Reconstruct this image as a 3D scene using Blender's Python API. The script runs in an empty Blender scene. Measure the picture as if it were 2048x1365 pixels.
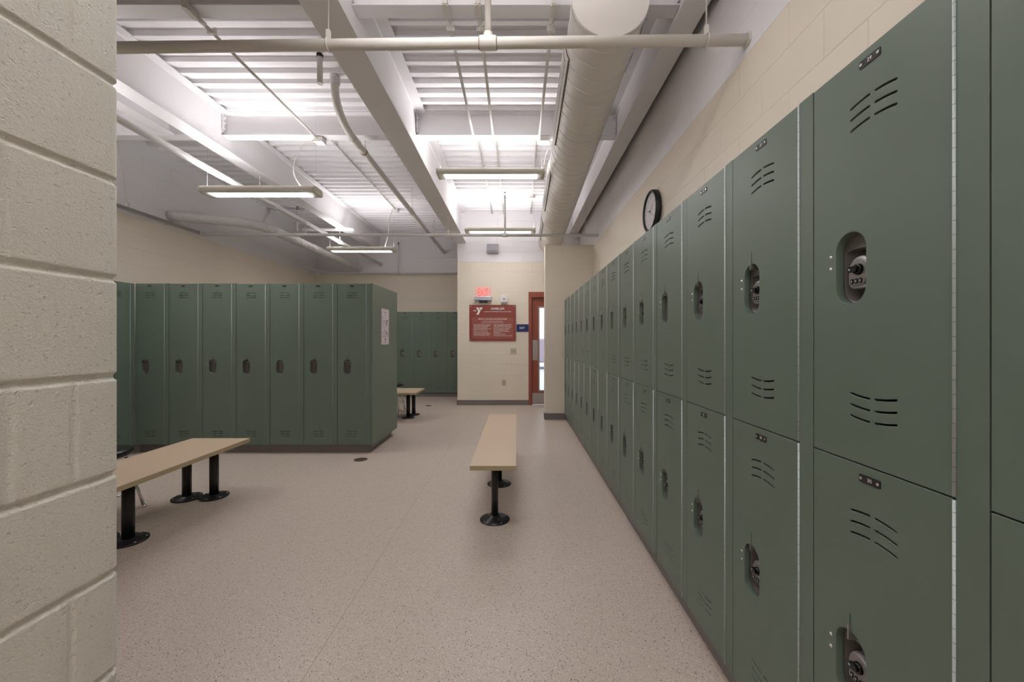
import bpy, bmesh, math, random
from mathutils import Vector, Matrix
random.seed(7)
PI = math.pi
S = bpy.context.scene
COL = S.collection

# ------------------------------------------------------------------ camera, world, exposure
cam_data = bpy.data.cameras.new('camera')
cam = bpy.data.objects.new('camera', cam_data)
COL.objects.link(cam)
cam.location = (0, 0, 1.295)
cam.rotation_euler = (PI/2, 0, 0)
cam_data.sensor_width = 36.0
cam_data.lens = 36.0*790/2048
cam_data.shift_x = -10/2048
cam_data.shift_y = -2/2048
cam_data.clip_start = 0.02
S.camera = cam
S.view_settings.view_transform = 'Standard'
S.view_settings.look = 'None'
S.view_settings.gamma = 1
S.view_settings.exposure = 2.05
S.view_settings.use_curve_mapping = False
world = bpy.data.worlds.new('daylight')
S.world = world
world.use_nodes = True
bg = world.node_tree.nodes['Background']
bg.inputs['Color'].default_value = (0.80, 0.87, 1.0, 1)
bg.inputs['Strength'].default_value = 0.55

UP_LIGHT = 10.5        # indirect (upward) side of the pendant lamps
DOWN_LIGHT = 7.5       # prismatic diffuser on their underside

# ------------------------------------------------------------------ materials
def srgb(r, g, b):
    f = lambda c: (c/255/12.92) if c/255 <= 0.04045 else ((c/255+0.055)/1.055)**2.4
    return (f(r), f(g), f(b), 1)
MATS = {}
def mat(name, col, rough=0.5, metal=0.0, bump=None, mott=0.0, emit=None, coat=0.0, spec=0.5):
    m = bpy.data.materials.new(name); m.use_nodes = True
    nt = m.node_tree; b = nt.nodes['Principled BSDF']
    b.inputs['Base Color'].default_value = col
    b.inputs['Roughness'].default_value = rough
    b.inputs['Metallic'].default_value = metal
    b.inputs['Specular IOR Level'].default_value = spec
    if coat: b.inputs['Coat Weight'].default_value = coat
    tc = nt.nodes.new('ShaderNodeTexCoord')
    if mott:
        n = nt.nodes.new('ShaderNodeTexNoise'); n.inputs['Scale'].default_value = 3.0; n.inputs['Detail'].default_value = 6
        nt.links.new(tc.outputs['Object'], n.inputs['Vector'])
        mx = nt.nodes.new('ShaderNodeMixRGB'); mx.blend_type = 'MIX'
        mx.inputs[1].default_value = col
        mx.inputs[2].default_value = tuple(c*(1-mott) for c in col[:3])+(1,)
        nt.links.new(n.outputs['Fac'], mx.inputs[0]); nt.links.new(mx.outputs[0], b.inputs['Base Color'])
    if bump:
        n = nt.nodes.new('ShaderNodeTexNoise'); n.inputs['Scale'].default_value = bump[0]; n.inputs['Detail'].default_value = 3
        nt.links.new(tc.outputs['Object'], n.inputs['Vector'])
        bp = nt.nodes.new('ShaderNodeBump'); bp.inputs['Strength'].default_value = bump[1]; bp.inputs['Distance'].default_value = bump[2]
        nt.links.new(n.outputs['Fac'], bp.inputs['Height']); nt.links.new(bp.outputs[0], b.inputs['Normal'])
    if emit:
        b.inputs['Emission Color'].default_value = emit[0]; b.inputs['Emission Strength'].default_value = emit[1]
    MATS[name] = m
    return m
CREAM = (0.82, 0.735, 0.61, 1)
WHITE = (0.90, 0.875, 0.89, 1)
M_green = mat('green_powder_coat', (0.138, 0.182, 0.143, 1), 0.42, bump=(900, 0.12, 0.001), mott=0.12)
M_inshade = mat('locker_inside_shade', (0.012, 0.016, 0.013, 1), 0.8)  # near-black: shade inside the closed lockers, put into the colour
M_black = mat('black', (0.008, 0.008, 0.009, 1), 0.5)
M_plate = mat('engraved_plate', (0.02, 0.015, 0.015, 1), 0.4)
M_chrome = mat('chrome', (0.72, 0.73, 0.75, 1), 0.22, 1.0)
M_hinge = mat('hinge_steel', (0.50, 0.54, 0.55, 1), 0.5, 0.25)
M_cup = mat('latch_cup_plastic', (0.115, 0.100, 0.093, 1), 0.42)
M_cupb = mat('latch_cup_arch', (0.19, 0.17, 0.16, 1), 0.4)
M_lock = mat('lock_silver', (0.55, 0.55, 0.59, 1), 0.34, 0.6)
M_lockp = mat('lock_dial_plate', (0.36, 0.33, 0.31, 1), 0.35, 0.6)
M_knob = mat('lock_knob_black', (0.006, 0.006, 0.008, 1), 0.2)
M_white = mat('white_ink', (0.85, 0.85, 0.86, 1), 0.5)
M_ceil = mat('white_ceiling_paint', WHITE, 0.55, mott=0.06)
M_steel = mat('white_painted_steel', (0.88, 0.855, 0.865, 1), 0.45, bump=(300, 0.35, 0.002), mott=0.08)
M_pipe = mat('beige_white_pipe_paint', (0.76, 0.72, 0.66, 1), 0.42, mott=0.12)
M_pipew = mat('white_pipe_paint', (0.80, 0.77, 0.76, 1), 0.42, mott=0.1)
M_rust = mat('rusty_thread', (0.30, 0.17, 0.11, 1), 0.7)
M_duct = mat('duct_paint', (0.78, 0.74, 0.69, 1), 0.4, mott=0.06)
M_insul = mat('pipe_insulation', (0.78, 0.75, 0.74, 1), 0.6, bump=(14, 0.9, 0.03), mott=0.12)
M_lamp = mat('lamp_housing', (0.60, 0.57, 0.48, 1), 0.45)
M_cord = mat('pale_cord', (0.66, 0.62, 0.58, 1), 0.5)
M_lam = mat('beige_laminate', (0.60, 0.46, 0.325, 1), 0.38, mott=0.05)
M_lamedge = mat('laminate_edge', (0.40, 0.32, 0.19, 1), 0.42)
M_post = mat('black_post', (0.012, 0.011, 0.014, 1), 0.32)
M_base = mat('grey_vinyl_base', (0.20, 0.175, 0.17, 1), 0.45)
M_red = mat('brick_red_paint', (0.30, 0.075, 0.042, 1), 0.42)
M_signred = mat('sign_red', (0.27, 0.052, 0.032, 1), 0.35)
M_signred2 = mat('sign_red_panel', (0.33, 0.088, 0.062, 1), 0.35)
M_blue = mat('sign_blue', (0.005, 0.018, 0.12, 1), 0.35)
M_brush = mat('brushed_steel', (0.42, 0.40, 0.38, 1), 0.4, 0.8)
M_alu = mat('aluminium', (0.48, 0.49, 0.53, 1), 0.35, 0.7)
M_ivory = mat('ivory_plastic', (0.52, 0.47, 0.32, 1), 0.4)
M_slot = mat('dark_slot', (0.03, 0.03, 0.03, 1), 0.6)
M_paper = mat('paper', (0.72, 0.66, 0.70, 1), 0.6)
M_ink = mat('grey_ink', (0.25, 0.23, 0.25, 1), 0.6)
M_redink = mat('red_ink', (0.45, 0.03, 0.02, 1), 0.6)
M_rim = mat('clock_rim', (0.012, 0.012, 0.014, 1), 0.4)
M_face = mat('clock_face', (0.62, 0.58, 0.58, 1), 0.45)
M_clockink = mat('clock_ink', (0.05, 0.04, 0.04, 1), 0.5)
M_spk = mat('speaker_grey', (0.46, 0.45, 0.47, 1), 0.5)
M_grille = mat('speaker_grille', (0.36, 0.36, 0.40, 1), 0.5)
M_drain = mat('drain_iron', (0.14, 0.11, 0.09, 1), 0.5, 0.4)
M_seat = mat('black_vinyl', (0.01, 0.01, 0.011, 1), 0.3)
M_strobe = mat('strobe_lens', (0.75, 0.72, 0.74, 1), 0.15)
M_up = mat('uplight_lens', (0.9, 0.9, 0.9, 1), 0.5, emit=((1.0, 0.985, 0.995, 1), UP_LIGHT))
M_down = mat('diffuser_lens', (0.9, 0.9, 0.9, 1), 0.5, emit=((1.0, 0.985, 0.99, 1), DOWN_LIGHT))
M_exit = mat('exit_red_glow', (0.9, 0.1, 0.1, 1), 0.5, emit=((1.0, 0.05, 0.07, 1), 0.30))
M_out = mat('outside_paving', (0.55, 0.55, 0.56, 1), 0.8)
M_car = mat('outside_parked_car', (0.34, 0.27, 0.30, 1), 0.4)

def glass_mat():
    m = bpy.data.materials.new('clear_glass'); m.use_nodes = True
    b = m.node_tree.nodes['Principled BSDF']
    b.inputs['Base Color'].default_value = (0.95, 0.98, 1, 1); b.inputs['Roughness'].default_value = 0.02
    b.inputs['Transmission Weight'].default_value = 1.0; b.inputs['IOR'].default_value = 1.1
    return m
M_glass = glass_mat()
def acrylic_mat():
    m = bpy.data.materials.new('edge_lit_acrylic'); m.use_nodes = True
    nt = m.node_tree; b = nt.nodes['Principled BSDF']
    b.inputs['Base Color'].default_value = (1.0, 0.55, 0.55, 1); b.inputs['Roughness'].default_value = 0.1
    b.inputs['Alpha'].default_value = 0.10
    b.inputs['Emission Color'].default_value = (1, 0.10, 0.12, 1); b.inputs['Emission Strength'].default_value = 0.06
    return m
M_acryl = acrylic_mat()

def cmu_mat(name, axis, off=0.0, bump_scale=120, rough_amt=0.5, joints=True, paint=CREAM):
    """painted 8 x 16 inch concrete block; cream below 2.845 m, white above"""
    m = bpy.data.materials.new(name); m.use_nodes = True
    nt = m.node_tree; N = nt.nodes; L = nt.links; b = N['Principled BSDF']
    tc = N.new('ShaderNodeTexCoord'); sp = N.new('ShaderNodeSeparateXYZ'); L.new(tc.outputs['Object'], sp.inputs[0])
    cb = N.new('ShaderNodeCombineXYZ')
    ad = N.new('ShaderNodeMath'); ad.operation = 'ADD'; ad.inputs[1].default_value = off
    L.new(sp.outputs[axis], ad.inputs[0]); L.new(ad.outputs[0], cb.inputs[0]); L.new(sp.outputs['Z'], cb.inputs[1])
    st = N.new('ShaderNodeMath'); st.operation = 'GREATER_THAN'; st.inputs[1].default_value = 2.845
    L.new(sp.outputs['Z'], st.inputs[0])
    mx = N.new('ShaderNodeMixRGB'); mx.inputs[1].default_value = paint; mx.inputs[2].default_value = WHITE
    L.new(st.outputs[0], mx.inputs[0])
    nz = N.new('ShaderNodeTexNoise'); nz.inputs['Scale'].default_value = 1.3; nz.inputs['Detail'].default_value = 4
    L.new(tc.outputs['Object'], nz.inputs['Vector'])
    mm = N.new('ShaderNodeMixRGB'); mm.blend_type = 'MULTIPLY'; mm.inputs[0].default_value = 0.10
    L.new(mx.outputs[0], mm.inputs[1]); L.new(nz.outputs['Fac'], mm.inputs[2])
    L.new(mm.outputs[0], b.inputs['Base Color'])
    b.inputs['Roughness'].default_value = 0.5
    n1 = N.new('ShaderNodeTexNoise'); n1.inputs['Scale'].default_value = bump_scale; n1.inputs['Detail'].default_value = 3
    L.new(tc.outputs['Object'], n1.inputs['Vector'])
    bp = N.new('ShaderNodeBump'); bp.inputs['Strength'].default_value = rough_amt; bp.inputs['Distance'].default_value = 0.002
    L.new(n1.outputs['Fac'], bp.inputs['Height'])
    last = bp
    if rough_amt > 0.6:      # close-up wall: pits in the block face
        n3 = N.new('ShaderNodeTexNoise'); n3.inputs['Scale'].default_value = 105; n3.inputs['Detail'].default_value = 3
        L.new(tc.outputs['Object'], n3.inputs['Vector'])
        rr = N.new('ShaderNodeValToRGB'); rr.color_ramp.elements[0].position = 0.27; rr.color_ramp.elements[1].position = 0.38
        L.new(n3.outputs['Fac'], rr.inputs[0])
        bp3 = N.new('ShaderNodeBump'); bp3.inputs['Strength'].default_value = 0.7; bp3.inputs['Distance'].default_value = 0.0022
        L.new(rr.outputs[0], bp3.inputs['Height']); L.new(bp.outputs[0], bp3.inputs['Normal'])
        last = bp3
    if joints:
        br = N.new('ShaderNodeTexBrick')
        br.inputs['Scale'].default_value = 1.0; br.inputs['Brick Width'].default_value = 0.4064; br.inputs['Row Height'].default_value = 0.2032
        br.inputs['Mortar Size'].default_value = 0.0042; br.inputs['Mortar Smooth'].default_value = 0.6
        br.offset = 0.5
        br.inputs['Color1'].default_value = (1, 1, 1, 1); br.inputs['Color2'].default_value = (1, 1, 1, 1); br.inputs['Mortar'].default_value = (0, 0, 0, 1)
        L.new(cb.outputs[0], br.inputs['Vector'])
        bp2 = N.new('ShaderNodeBump'); bp2.inputs['Strength'].default_value = 0.6; bp2.inputs['Distance'].default_value = 0.004
        L.new(br.outputs['Color'], bp2.inputs['Height']); L.new(last.outputs[0], bp2.inputs['Normal'])
        last = bp2
    L.new(last.outputs[0], b.inputs['Normal'])
    return m
M_cmuX = cmu_mat('painted_block_along_x', 'X', off=0.10)
M_cmuY = cmu_mat('painted_block_along_y', 'Y', off=-0.185+0.4064)
M_cmuNear = cmu_mat('painted_block_close_cool_light', 'Y', rough_amt=0.75, bump_scale=260, joints=False, paint=(0.75, 0.72, 0.64, 1))  # cream shifted cooler: daylight from behind, put into the base colour

def floor_mat():
    m = bpy.data.materials.new('speckled_vinyl_floor'); m.use_nodes = True
    nt = m.node_tree; N = nt.nodes; L = nt.links; b = N['Principled BSDF']
    tc = N.new('ShaderNodeTexCoord')
    def speck(scale, lo, hi, c1, prev, seed):
        mp = N.new('ShaderNodeMapping'); mp.inputs['Location'].default_value = (seed, seed*2, 0)
        L.new(tc.outputs['Object'], mp.inputs[0])
        v = N.new('ShaderNodeTexVoronoi'); v.inputs['Scale'].default_value = scale
        L.new(mp.outputs[0], v.inputs['Vector'])
        sc = N.new('ShaderNodeSeparateColor'); L.new(v.outputs['Color'], sc.inputs[0])
        g = N.new('ShaderNodeMath'); g.operation = 'GREATER_THAN'; g.inputs[1].default_value = hi; L.new(sc.outputs[0], g.inputs[0])
        d = N.new('ShaderNodeMath'); d.operation = 'LESS_THAN'; d.inputs[1].default_value = lo; L.new(v.outputs['Distance'], d.inputs[0])
        a = N.new('ShaderNodeMath'); a.operation = 'MULTIPLY'; L.new(g.outputs[0], a.inputs[0]); L.new(d.outputs[0], a.inputs[1])
        x = N.new('ShaderNodeMixRGB'); L.new(a.outputs[0], x.inputs[0]); L.new(prev, x.inputs[1]); x.inputs[2].default_value = c1
        return x.outputs[0]
    base = N.new('ShaderNodeRGB'); base.outputs[0].default_value = (0.54, 0.458, 0.392, 1)
    nz = N.new('ShaderNodeTexNoise'); nz.inputs['Scale'].default_value = 260; nz.inputs['Detail'].default_value = 2
    L.new(tc.outputs['Object'], nz.inputs['Vector'])
    mx = N.new('ShaderNodeMixRGB'); mx.blend_type = 'OVERLAY'; mx.inputs[0].default_value = 0.45
    L.new(base.outputs[0], mx.inputs[1]); L.new(nz.outputs['Fac'], mx.inputs[2])
    o = speck(230, 0.48, 0.78, (0.36, 0.27, 0.21, 1), mx.outputs[0], 0)
    o = speck(190, 0.42, 0.87, (0.72, 0.64, 0.57, 1), o, 3.3)
    o = speck(150, 0.36, 0.93, (0.10, 0.075, 0.06, 1), o, 7.1)
    # welded seams between the sheets of vinyl
    sp = N.new('ShaderNodeSeparateXYZ'); L.new(tc.outputs['Object'], sp.inputs[0])
    prev = o
    for x0 in (-0.817, -2.50):
        s = N.new('ShaderNodeMath'); s.operation = 'SUBTRACT'; s.inputs[1].default_value = x0; L.new(sp.outputs['X'], s.inputs[0])
        ab = N.new('ShaderNodeMath'); ab.operation = 'ABSOLUTE'; L.new(s.outputs[0], ab.inputs[0])
        lt = N.new('ShaderNodeMath'); lt.operation = 'LESS_THAN'; lt.inputs[1].default_value = 0.0016; L.new(ab.outputs[0], lt.inputs[0])
        x = N.new('ShaderNodeMixRGB'); L.new(lt.outputs[0], x.inputs[0]); L.new(prev, x.inputs[1]); x.inputs[2].default_value = (0.36, 0.27, 0.19, 1)
        prev = x.outputs[0]
    L.new(prev, b.inputs['Base Color'])
    b.inputs['Roughness'].default_value = 0.42
    b.inputs['Specular IOR Level'].default_value = 0.45
    n2 = N.new('ShaderNodeTexNoise'); n2.inputs['Scale'].default_value = 160; L.new(tc.outputs['Object'], n2.inputs['Vector'])
    bp = N.new('ShaderNodeBump'); bp.inputs['Strength'].default_value = 0.25; bp.inputs['Distance'].default_value = 0.001
    L.new(n2.outputs['Fac'], bp.inputs['Height']); L.new(bp.outputs[0], b.inputs['Normal'])
    return m
M_floor = floor_mat()

def deck_mat():
    """white steel deck; rows of small perforations on the sloping rib sides"""
    m = bpy.data.materials.new('perforated_deck'); m.use_nodes = True
    nt = m.node_tree; N = nt.nodes; L = nt.links; b = N['Principled BSDF']
    b.inputs['Roughness'].default_value = 0.42
    tc = N.new('ShaderNodeTexCoord'); sp = N.new('ShaderNodeSeparateXYZ'); L.new(tc.outputs['Object'], sp.inputs[0])
    mul = N.new('ShaderNodeMath'); mul.operation = 'MULTIPLY'; mul.inputs[1].default_value = 2*PI/0.022; L.new(sp.outputs['X'], mul.inputs[0])
    sn = N.new('ShaderNodeMath'); sn.operation = 'SINE'; L.new(mul.outputs[0], sn.inputs[0])
    mz = N.new('ShaderNodeMath'); mz.operation = 'MULTIPLY'; mz.inputs[1].default_value = 2*PI/0.0127; L.new(sp.outputs['Z'], mz.inputs[0])
    sz = N.new('ShaderNodeMath'); sz.operation = 'SINE'; L.new(mz.outputs[0], sz.inputs[0])
    pr = N.new('ShaderNodeMath'); pr.operation = 'MULTIPLY'; L.new(sn.outputs[0], pr.inputs[0]); L.new(sz.outputs[0], pr.inputs[1])
    gt = N.new('ShaderNodeMath'); gt.operation = 'GREATER_THAN'; gt.inputs[1].default_value = 0.55; L.new(pr.outputs[0], gt.inputs[0])
    z1 = N.new('ShaderNodeMath'); z1.operation = 'GREATER_THAN'; z1.inputs[1].default_value = 3.840; L.new(sp.outputs['Z'], z1.inputs[0])
    z2 = N.new('ShaderNodeMath'); z2.operation = 'LESS_THAN'; z2.inputs[1].default_value = 3.870; L.new(sp.outputs['Z'], z2.inputs[0])
    a = N.new('ShaderNodeMath'); a.operation = 'MULTIPLY'; L.new(z1.outputs[0], a.inputs[0]); L.new(z2.outputs[0], a.inputs[1])
    a2 = N.new('ShaderNodeMath'); a2.operation = 'MULTIPLY'; L.new(a.outputs[0], a2.inputs[0]); L.new(gt.outputs[0], a2.inputs[1])
    x = N.new('ShaderNodeMixRGB'); x.inputs[1].default_value = WHITE; x.inputs[2].default_value = (0.68, 0.66, 0.67, 1)
    L.new(a2.outputs[0], x.inputs[0]); L.new(x.outputs[0], b.inputs['Base Color'])
    return m
M_deck = deck_mat()

# ------------------------------------------------------------------ mesh helpers
class MB:
    def __init__(self):
        self.bm = bmesh.new(); self.mats = []
    def mi(self, m):
        if m not in self.mats: self.mats.append(m)
        return self.mats.index(m)
    def face(self, vs, m, smooth=False):
        try: f = self.bm.faces.new(vs)
        except ValueError: return None
        f.material_index = self.mi(m); f.smooth = smooth
        return f
    def box(self, x0, x1, y0, y1, z0, z1, m, rot=None, ctr=None):
        if x0 > x1: x0, x1 = x1, x0
        if y0 > y1: y0, y1 = y1, y0
        if z0 > z1: z0, z1 = z1, z0
        P = [Vector(p) for p in ((x0,y0,z0),(x1,y0,z0),(x1,y1,z0),(x0,y1,z0),(x0,y0,z1),(x1,y0,z1),(x1,y1,z1),(x0,y1,z1))]
        if rot:
            c = Vector(ctr) if ctr else sum(P, Vector())/8
            P = [rot @ (p-c)+c for p in P]
        v = [self.bm.verts.new(p) for p in P]
        for f in ((0,3,2,1),(4,5,6,7),(0,1,5,4),(1,2,6,5),(2,3,7,6),(3,0,4,7)):
            self.face([v[i] for i in f], m)
    def tube(self, pts, r, m, seg=16, cap=True, smooth=True, closed=False):
        pts = [Vector(p) for p in pts]; n = len(pts)
        rs = r if isinstance(r, (list, tuple)) else [r]*n
        tang = []
        for i in range(n):
            if closed: t = pts[(i+1) % n]-pts[i-1]
            else: t = pts[min(i+1, n-1)]-pts[max(i-1, 0)]
            tang.append(t.normalized())
        a = Vector((0, 0, 1)) if abs(tang[0].z) < 0.9 else Vector((1, 0, 0))
        u = (a - tang[0]*a.dot(tang[0])).normalized()
        rings = []
        for i in range(n):
            u = (u - tang[i]*u.dot(tang[i])).normalized(); w = tang[i].cross(u)
            rings.append([self.bm.verts.new(pts[i]+(u*math.cos(2*PI*k/seg)+w*math.sin(2*PI*k/seg))*rs[i]) for k in range(seg)])
        for i in range(n if closed else n-1):
            A, B = rings[i], rings[(i+1) % n]
            for k in range(seg):
                self.face([A[k], A[(k+1) % seg], B[(k+1) % seg], B[k]], m, smooth)
        if cap and not closed:
            self.face(rings[0][::-1], m); self.face(rings[-1], m)
    def cyl(self, p0, p1, r, m, seg=16):
        self.tube([p0, p1], r, m, seg)
    def lathe(self, prof, origin, m, seg=32, smooth=True):
        """prof: list of (radius, z) above origin, revolved about z"""
        o = Vector(origin); rings = []
        for (r, z) in prof:
            if r < 1e-6: rings.append([self.bm.verts.new(o+Vector((0, 0, z)))])
            else: rings.append([self.bm.verts.new(o+Vector((r*math.cos(2*PI*k/seg), r*math.sin(2*PI*k/seg), z))) for k in range(seg)])
        for A, B in zip(rings, rings[1:]):
            for k in range(seg):
                k2 = (k+1) % seg
                if len(A) == 1 and len(B) == 1: continue
                if len(A) == 1: self.face([A[0], B[k], B[k2]][::-1], m, smooth)
                elif len(B) == 1: self.face([A[k], A[k2], B[0]], m, smooth)
                else: self.face([A[k], A[k2], B[k2], B[k]], m, smooth)
    def prism(self, poly, fn, d0, d1, m, side=None, smooth_side=False):
        """poly: 2-D outline; fn(a, b, d) -> 3-D point; extruded from d0 to d1"""
        A = [self.bm.verts.new(fn(a, b, d0)) for a, b in poly]; B = [self.bm.verts.new(fn(a, b, d1)) for a, b in poly]
        self.face(A[::-1], m); self.face(B, m)
        n = len(poly)
        for i in range(n): self.face([A[i], A[(i+1) % n], B[(i+1) % n], B[i]], side or m, smooth_side)
    def add_mesh(self, me, m, matrix=None):
        vs = [self.bm.verts.new((matrix @ v.co) if matrix else v.co) for v in me.vertices]
        for p in me.polygons: self.face([vs[i] for i in p.vertices], m)
    def mesh(self, name, fixn=True):
        if fixn: bmesh.ops.recalc_face_normals(self.bm, faces=self.bm.faces)
        me = bpy.data.meshes.new(name); self.bm.to_mesh(me); self.bm.free()
        for m in self.mats: me.materials.append(m)
        return me

def link(name, me, parent=None, loc=(0, 0, 0), rot=(0, 0, 0), bevel=0, seg=2):
    o = bpy.data.objects.new(name, me); COL.objects.link(o)
    o.location = loc; o.rotation_euler = rot
    if parent: o.parent = parent
    if bevel:
        b = o.modifiers.new('bevel', 'BEVEL'); b.width = bevel; b.segments = seg; b.limit_method = 'ANGLE'; b.angle_limit = math.radians(40)
    return o
def tag(o, label, cat, group=None):
    o['label'] = label; o['category'] = cat
    if group: o['group'] = group
    return o
def thing(name, label, cat, loc=(0, 0, 0), rotz=0, group=None):
    o = bpy.data.objects.new(name, None); COL.objects.link(o)
    o.location = loc; o.rotation_euler = (0, 0, rotz); o.empty_display_size = 0.1
    return tag(o, label, cat, group)
def struct(name, mb, parent=None):
    o = link(name, mb.mesh(name), parent)
    if not parent: o['kind'] = 'structure'
    return o
def rel(root, pts):
    """world points -> coordinates relative to the thing's base"""
    return [Vector(p)-root.location for p in pts]

def text_mesh(s, size, align='CENTER', bold=0.0, spacing=1.0):
    c = bpy.data.curves.new('lettering', 'FONT'); c.body = s; c.size = size; c.align_x = align; c.align_y = 'CENTER'
    c.offset = bold; c.extrude = 0; c.resolution_u = 3; c.space_character = spacing
    o = bpy.data.objects.new('lettering', c); COL.objects.link(o)
    bpy.context.view_layer.update()
    me = bpy.data.meshes.new_from_object(o.evaluated_get(bpy.context.evaluated_depsgraph_get()))
    bpy.data.objects.remove(o); bpy.data.curves.remove(c)
    return me
def flat_curve_mesh(outlines, extrude, bevel, res=2):
    """filled 2-D outline with holes, extruded both ways (mesh in XY)"""
    c = bpy.data.curves.new('outline', 'CURVE'); c.dimensions = '2D'; c.fill_mode = 'BOTH'
    c.extrude = extrude; c.bevel_depth = bevel; c.bevel_resolution = 1; c.offset = -bevel
    for pts in outlines:
        sp = c.splines.new('POLY'); sp.points.add(len(pts)-1)
        for p, q in zip(sp.points, pts): p.co = (q[0], q[1], 0, 1)
        sp.use_cyclic_u = True
    o = bpy.data.objects.new('outline', c); COL.objects.link(o)
    bpy.context.view_layer.update()
    me = bpy.data.meshes.new_from_object(o.evaluated_get(bpy.context.evaluated_depsgraph_get()))
    bpy.data.objects.remove(o); bpy.data.curves.remove(c)
    return me
def stadium(cx, cz, hw, hh, n=14):
    p = []
    for i in range(n+1):
        a = PI*i/n; p.append((cx+hw*math.cos(a), cz+(hh-hw)+hw*math.sin(a)))
    for i in range(n+1):
        a = PI+PI*i/n; p.append((cx+hw*math.cos(a), cz-(hh-hw)+hw*math.sin(a)))
    return p
def rrect(cx, cz, hw, hh, r, n=4):
    p = []
    for (sx, sz, a0) in ((1, 1, 0), (-1, 1, PI/2), (-1, -1, PI), (1, -1, 1.5*PI)):
        for i in range(n+1):
            a = a0+PI/2*i/n; p.append((cx+sx*(hw-r)+r*math.cos(a), cz+sz*(hh-r)+r*math.sin(a)))
    return p
FRONT = Matrix(((1, 0, 0, 0), (0, 0, -1, 0), (0, 1, 0, 0), (0, 0, 0, 1)))      # XY artwork -> XZ, facing -Y

# ------------------------------------------------------------------ dimensions of the room (metres)
XR = 1.248        # right wall
XL = -4.80        # left wall
YE = 7.85         # exit wall
YF = 9.44         # far wall of the left bay
YB = -2.6         # wall behind the photographer
XE = -1.183       # left end of the exit wall
ZD = 3.835        # underside of the roof deck
DOOR = (0.2296, 1.235, 2.25)

# ------------------------------------------------------------------ setting
b = MB(); b.box(XL-.2, XR+.2, YB-.2, YF+.2, -0.12, 0.0, M_floor); struct('floor', b)

b = MB()          # fluted roof deck, flutes running across the room
prof = []; y = YB-0.2
while y < YF+0.2:
    prof += [(y, ZD), (y+0.044, ZD), (y+0.0565, ZD+0.038), (y+0.1399, ZD+0.038)]
    y += 0.1524
xa, xb = XL-.2, XR+.2
va = [b.bm.verts.new((xa, p[0], p[1])) for p in prof]; vb = [b.bm.verts.new((xb, p[0], p[1])) for p in prof]
vc = [b.bm.verts.new((xa, p[0], ZD+0.06)) for p in prof]; vd = [b.bm.verts.new((xb, p[0], ZD+0.06)) for p in prof]
for i in range(len(prof)-1):
    b.face([va[i], vb[i], vb[i+1], va[i+1]], M_deck); b.face([vc[i], vc[i+1], vd[i+1], vd[i]], M_deck)
b.face([va[0], vc[0], vd[0], vb[0]], M_deck); b.face([va[-1], vb[-1], vd[-1], vc[-1]], M_deck)
struct('ceiling', b)

ZT = ZD+0.05
b = MB(); b.box(XR, XR+.2, YB-.2, YE+.3, 0, ZT, M_cmuY); struct('wall_right', b)
b = MB(); b.box(XL-.2, XL, YB-.2, YF+.2, 0, ZT, M_cmuY); struct('wall_left', b)
b = MB(); b.box(XL, XE+.2, YF, YF+.2, 0, ZT, M_cmuX); struct('wall_far', b)
b = MB(); b.box(XL, XR, YB-.2, YB, 0, ZT, M_cmuX); struct('wall_back', b)
b = MB()          # exit wall with the door opening
b.box(XE, DOOR[0], YE, YE+.2, 0, ZT, M_cmuX)
b.box(DOOR[0], XR, YE, YE+.2, DOOR[2], ZT, M_cmuX)
b.box(DOOR[1], XR, YE, YE+.2, 0, DOOR[2], M_cmuX)
b.box(XE, XE+.2, YE+.2, YF+.2, 0, ZT, M_cmuY)
struct('wall_exit', b)
b = MB()          # wing wall beside the last locker, open above
b.prism([(0.453, 6.45), (0.456, 6.437), (0.463, 6.430), (XR, 6.43), (XR, 6.63), (0.463, 6.63), (0.453, 6.62)],
        lambda a, c, d: Vector((a, c, d)), 0, 2.845, M_cmuX)
struct('wall_wing', b)

# the block wall close to the camera, with tooled joints and a bullnose corner
b = MB()
C = 0.2032; XN = -0.837; YN = 0.8386; RB = 0.022
joints = {5: (.746, .649), 7: (.644,), 9: (.7367,), 3: (.742, .30), 11: (.7367,), 1: (.742,), 4: (.53,), 6: (.54,), 8: (.535,), 13: (.737,)}
ys = set([-1.2, -0.9, -0.6])
for k in range(14): ys.add(-0.4+k*0.09)
for js in joints.values():
    for j in js:
        for d in (-.013, -.0105, -.008, -.0055, -.003, 0, .003, .0055, .008, .0105, .013): ys.add(round(j+d, 5))
ys = sorted(y for y in ys if y < YN-RB-0.003)
path = [((XN, y), (1, 0), y) for y in ys]
for i in range(7):
    a = PI/2*i/6; path.append(((XN-RB+RB*math.cos(a), YN-RB+RB*math.sin(a)), (math.cos(a), math.sin(a)), 9))
for x in (-0.90, -0.97, -1.04): path.append(((x, YN), (0, 1), 9))
path.append(((-1.06, YN-.02), (-1, 0), 9)); path.append(((-1.06, -1.2), (-1, 0), 9))
zs = []
for k in range(0, 20):
    z = k*C
    for d in (-.0085, -.006, -.003, 0, .003, .006, .0085):
        if 0 <= z+d <= ZT: zs.append((z+d, 0.0055*max(0, 1-(abs(d)/.0085)**2.5)))
    for d in (.0115, .014, .05, .10, .15, .189, .1917):
        if z+d < ZT: zs.append((z+d, 0))
zs.append((ZT, 0)); zs = sorted(set(zs)); grid = []
for (z, dz) in zs:
    row = []; c = int(z//C)
    for (p, n, yy) in path:
        d = dz
        for j in joints.get(c, ()):
            if abs(yy-j) <= .0081: d = max(d, 0.0022*max(0, 1-(abs(yy-j)/.0085)**2))
        row.append(b.bm.verts.new((p[0]-n[0]*d, p[1]-n[1]*d, z)))
    grid.append(row)
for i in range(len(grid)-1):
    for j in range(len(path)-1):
        b.face([grid[i][j], grid[i+1][j], grid[i+1][j+1], grid[i][j+1]], M_cmuNear, True)
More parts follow.
